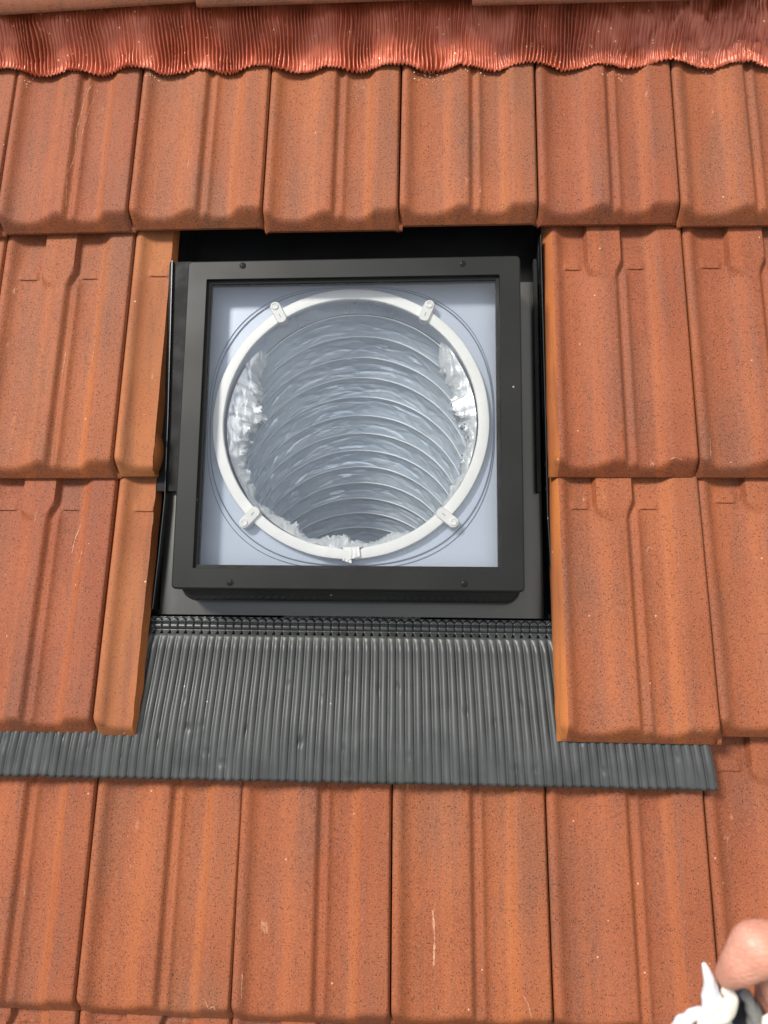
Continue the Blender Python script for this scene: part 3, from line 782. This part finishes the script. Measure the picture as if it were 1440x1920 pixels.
# loose foil edge gathered just inside the ring at both sides and the foot
fe = []
NE = 380; NF = 14
def fe_pt(i, j):
    a = 2*math.pi*i/(NE-1); g = j/(NF-1); ca, sa = math.cos(a), math.sin(a)
    w = min(1, max(0, 1-abs(sa-.02)/.95)*1.3)*(1 if ca < 0 else .75)
    w *= 1-sm(.45, .85, sa)
    w = max(w, .80*max(0, -sa-.15)*(1.15 if ca < 0 else .8))
    w *= .85+.9*noise.noise(Vector((ca*4.5, sa*4.5, 2)))
    inset = .020*max(0, sa+.1)*(1-sm(.6, .95, sa))
    prof_ = math.sin(math.pi*min(1, g*1.0))**.8
    r = RI + .0045 - .006*min(1, w*2.2) - inset*min(1, w*4)*prof_ - (.026*w)*prof_
    q1 = noise.noise(Vector((ca*13, sa*13, g*3.1))); q2 = abs(noise.noise(Vector((ca*29, sa*29, g*6.3 + 5)))); q3 = noise.noise(Vector((ca*60, sa*60, g*11)))
    r += (.006*q1 + .012*(q2-.2) + .0055*q3)*min(1, w*1.6)*prof_
    h = .056 - .010*max(0, sa) - .042*g + (.010*noise.noise(Vector((ca*17+4, sa*17, g*4))))*w*prof_
    return (RC[0]+r*ca, RC[1]+r*sa - .012*g*g, h)
gv_, gf_ = grid(NE, NF, fe_pt)
gf_ = [q for q in gf_ if math.sin(2*math.pi*(q[0] % NE)/(NE-1)) < .80]
o = meshobj('foil_edge', gv_, gf_, m_crum, sk); sharp(o, 38)
for h_ in range(0, NH):
    pts = [tuple(x) for x in tube_ring(h_, TR-.0010, 120, lambda k, n: .0010*noise.noise(Vector((math.cos(6.283*k/n)*2, math.sin(6.283*k/n)*2, h_*3.))))]
    part('wire_hoop', *tube(pts, .00085, 6, True), m_hoop, tb)

# ------------------------------------------------------------------ crumbs of mortar and clay on the tiles
rc = random.Random(11); cps = []
def crumb(u, v, h, r):
    n = 5; vs = []; 
    for k in range(n): a = 6.28*k/n + rc.random(); vs.append((u + r*math.cos(a)*rc.uniform(.5, 1.3), v + r*math.sin(a)*rc.uniform(.5, 1.3), h))
    vs.append((u, v, h + r*.8)); return vs, [(k, (k+1) % n, n) for k in range(n)]
for (x, y, sx, sy, cnt) in ((290, 138, 14, 5, 16), (50, 148, 4, 5, 7), (800, 132, 14, 8, 24), (905, 132, 16, 4, 12), (1160, 138, 18, 6, 12), (1085, 128, 5, 3, 4), (1330, 120, 12, 5, 6)):
    for q in range(cnt):
        X = rc.gauss(x, sx); Y = max(rc.gauss(y, sy), 118)
        u, v = px(X, Y, .045); cps.append(crumb(u, v, surf0(u, v) + .0006, rc.uniform(.0005, .0012)))
v_, f_ = join(cps)
o = meshobj('mortar_crumbs', v_, f_, m_crumb, smooth=False); tag(o, 'pale mortar crumbs scattered on the tiles just below the red ridge strip', 'crumbs', kind='stuff')

# ------------------------------------------------------------------ hand holding a crumpled cloth
def P3(x, y, d):       # point at pixel x,y of the photograph, d metres out from the camera: where the hand really is
    q = Vector(((x-720)/F*d, (960-y)/F*d, -d)); return CP + CR @ q
def blob(chains, name, mat, voxel, parent=None, sub=2):
    bm = bmesh.new()
    for ch in chains:
        for (p, r), (p2, r2) in zip(ch, ch[1:]):
            n = max(2, int((p2-p).length/(min(r, r2)*.28)))
            for i in range(n+1):
                t = i/n; c = p.lerp(p2, t); rr = r + (r2-r)*t
                bmesh.ops.create_icosphere(bm, subdivisions=2, radius=rr, matrix=Matrix.Translation(c))
    me = bpy.data.meshes.new(name); bm.to_mesh(me); bm.free(); me.materials.append(mat)
    o = bpy.data.objects.new(name, me); C.objects.link(o)
    m1 = o.modifiers.new('remesh', 'REMESH'); m1.mode = 'VOXEL'; m1.voxel_size = voxel; m1.use_smooth_shade = True
    m2 = o.modifiers.new('smooth', 'SMOOTH'); m2.iterations = 10; m2.factor = .6
    if parent: o.parent = parent
    else: o.matrix_world = M.copy()
    return o
D = .40
def c(*pts): return [(P3(x, y, D+dz), r/1000) for x, y, dz, r in pts]
chains = [
    # thumb: root at the side of the palm, knuckle bump, tip pressing the cloth
    c((1570, 1860, .015, 17), (1510, 1795, .0, 15.0), (1440, 1779, -.008, 14.6), (1418, 1776, -.009, 13.6), (1392, 1806, -.007, 10.8), (1366, 1829, .0, 7.6)),
    c((1462, 1800, .000, 15), (1482, 1868, .004, 13.5), (1540, 1920, .02, 15)),
    # palm and back of the hand
    c((1560, 1870, .015, 19), (1640, 1960, .02, 22), (1700, 2060, .03, 20)),
    c((1540, 1960, .045, 16), (1640, 1990, .04, 20), (1700, 2060, .03, 20)),
    c((1560, 2040, .05, 15), (1650, 2040, .045, 19), (1700, 2080, .03, 20)),
    # index finger curling round under the thumb
    c((1560, 1890, .035, 13), (1462, 1840, .026, 13), (1447, 1905, .036, 10.5), (1475, 1950, .040, 8.5), (1505, 1955, .038, 7.5)),
    # middle, ring and little finger curled in
    c((1550, 1950, .055, 13), (1462, 1925, .055, 11), (1430, 1985, .060, 9.6), (1465, 2020, .050, 8.2), (1495, 2015, .045, 7.4)),
    c((1560, 2010, .065, 12), (1480, 2010, .070, 10.5), (1450, 2060, .070, 9), (1485, 2085, .055, 8), (1510, 2075, .050, 7)),
    c((1580, 2070, .070, 11), (1520, 2085, .075, 9), (1500, 2125, .072, 8), (1525, 2140, .060, 7), (1545, 2130, .055, 6)),
    # wrist and forearm
    c((1680, 2040, .03, 22), (1760, 2200, .02, 24), (1900, 2500, -.03, 32), (2020, 2900, -.08, 40)),
]
hand = blob(chains, 'person', m_skin, .0022)
tag(hand, 'bare pale hand reaching in from the lower right corner, thumb pinching a white cloth', 'person')
th = P3(1378, 1822, D-.010)
# the cloth
def tubeP(pts, n=14):
    v, f = tube([P3(x, y, D+dz) for x, y, dz, r in smoothp(pts)], [r/1000 for x, y, dz, r in smoothp(pts)], n); return v, f
def smoothp(pts, m=6):
    out_ = []; n = len(pts)
    for i in range(n-1):
        p0, p1, p2, p3 = pts[max(i-1, 0)], pts[i], pts[i+1], pts[min(i+2, n-1)]
        for k in range(m):
            t = k/m; out_.append(tuple(.5*((2*b) + (c_-a)*t + (2*a-5*b+4*c_-d)*t*t + (-a+3*b-3*c_+d)*t**3) for a, b, c_, d in zip(p0, p1, p2, p3)))
    out_.append(tuple(pts[-1])); return out_
cl = bpy.data.objects.new('cloth', None); C.objects.link(cl); cl.empty_display_size = .02
CB = P3(1370, 1880, D+.02); cl.matrix_world = M @ Matrix.Translation(CB)
tag(cl, 'crumpled white and grey cloth with a pointed corner gripped under the thumb', 'cloth')
def cpart(name, vf, mat):
    v = [tuple(Vector(p)-CB+Vector((noise.noise(Vector(p)*190), noise.noise(Vector(p)*190+Vector((9, 0, 0))), noise.noise(Vector(p)*190+Vector((0, 9, 0)))))*.0018) for p in vf[0]]; o = meshobj(name, v, vf[1], mat, cl); recalc(o)
    d = o.modifiers.new('sub', 'SUBSURF'); d.levels = 1; d.render_levels = 2
    return o
cpart('pointed_corner', tubeP([(1321, 1808, .010, .9), (1325, 1822, .010, 1.9), (1330, 1845, .010, 3.0), (1336, 1868, .012, 5.2), (1342, 1895, .014, 7.0), (1345, 1925, .016, 8), (1350, 1980, .02, 9)]), m_cloth)
cpart('rolled_fold', tubeP([(1362, 1858, .012, 2.6), (1370, 1868, .008, 3.6), (1366, 1890, .006, 4.2), (1348, 1908, .006, 4.0), (1326, 1922, .008, 3.8), (1310, 1950, .010, 4)]), m_cream)
cpart('rolled_fold', tubeP([(1335, 1896, .022, 2.6), (1315, 1900, .016, 3.3), (1292, 1908, .014, 3.6), (1272, 1926, .014, 3.8), (1262, 1950, .014, 4)]), m_cloth)
cpart('grey_fold', tubeP([(1392, 1862, .020, 2.6), (1402, 1872, .018, 3.8), (1412, 1892, .018, 4.6), (1420, 1920, .020, 5.2), (1425, 1960, .02, 6)]), m_greyc)
cpart('grey_fold', tubeP([(1436, 1900, .016, 3.), (1444, 1925, .014, 4), (1450, 1960, .02, 5)]), m_cream)
cpart('fold_gap_shade', tubeP([(1375, 1862, .034, 6), (1390, 1890, .036, 9), (1385, 1930, .036, 12), (1370, 1980, .036, 13)]), m_gapshade)  # near-black tube added as painted shade in the gaps between the folds
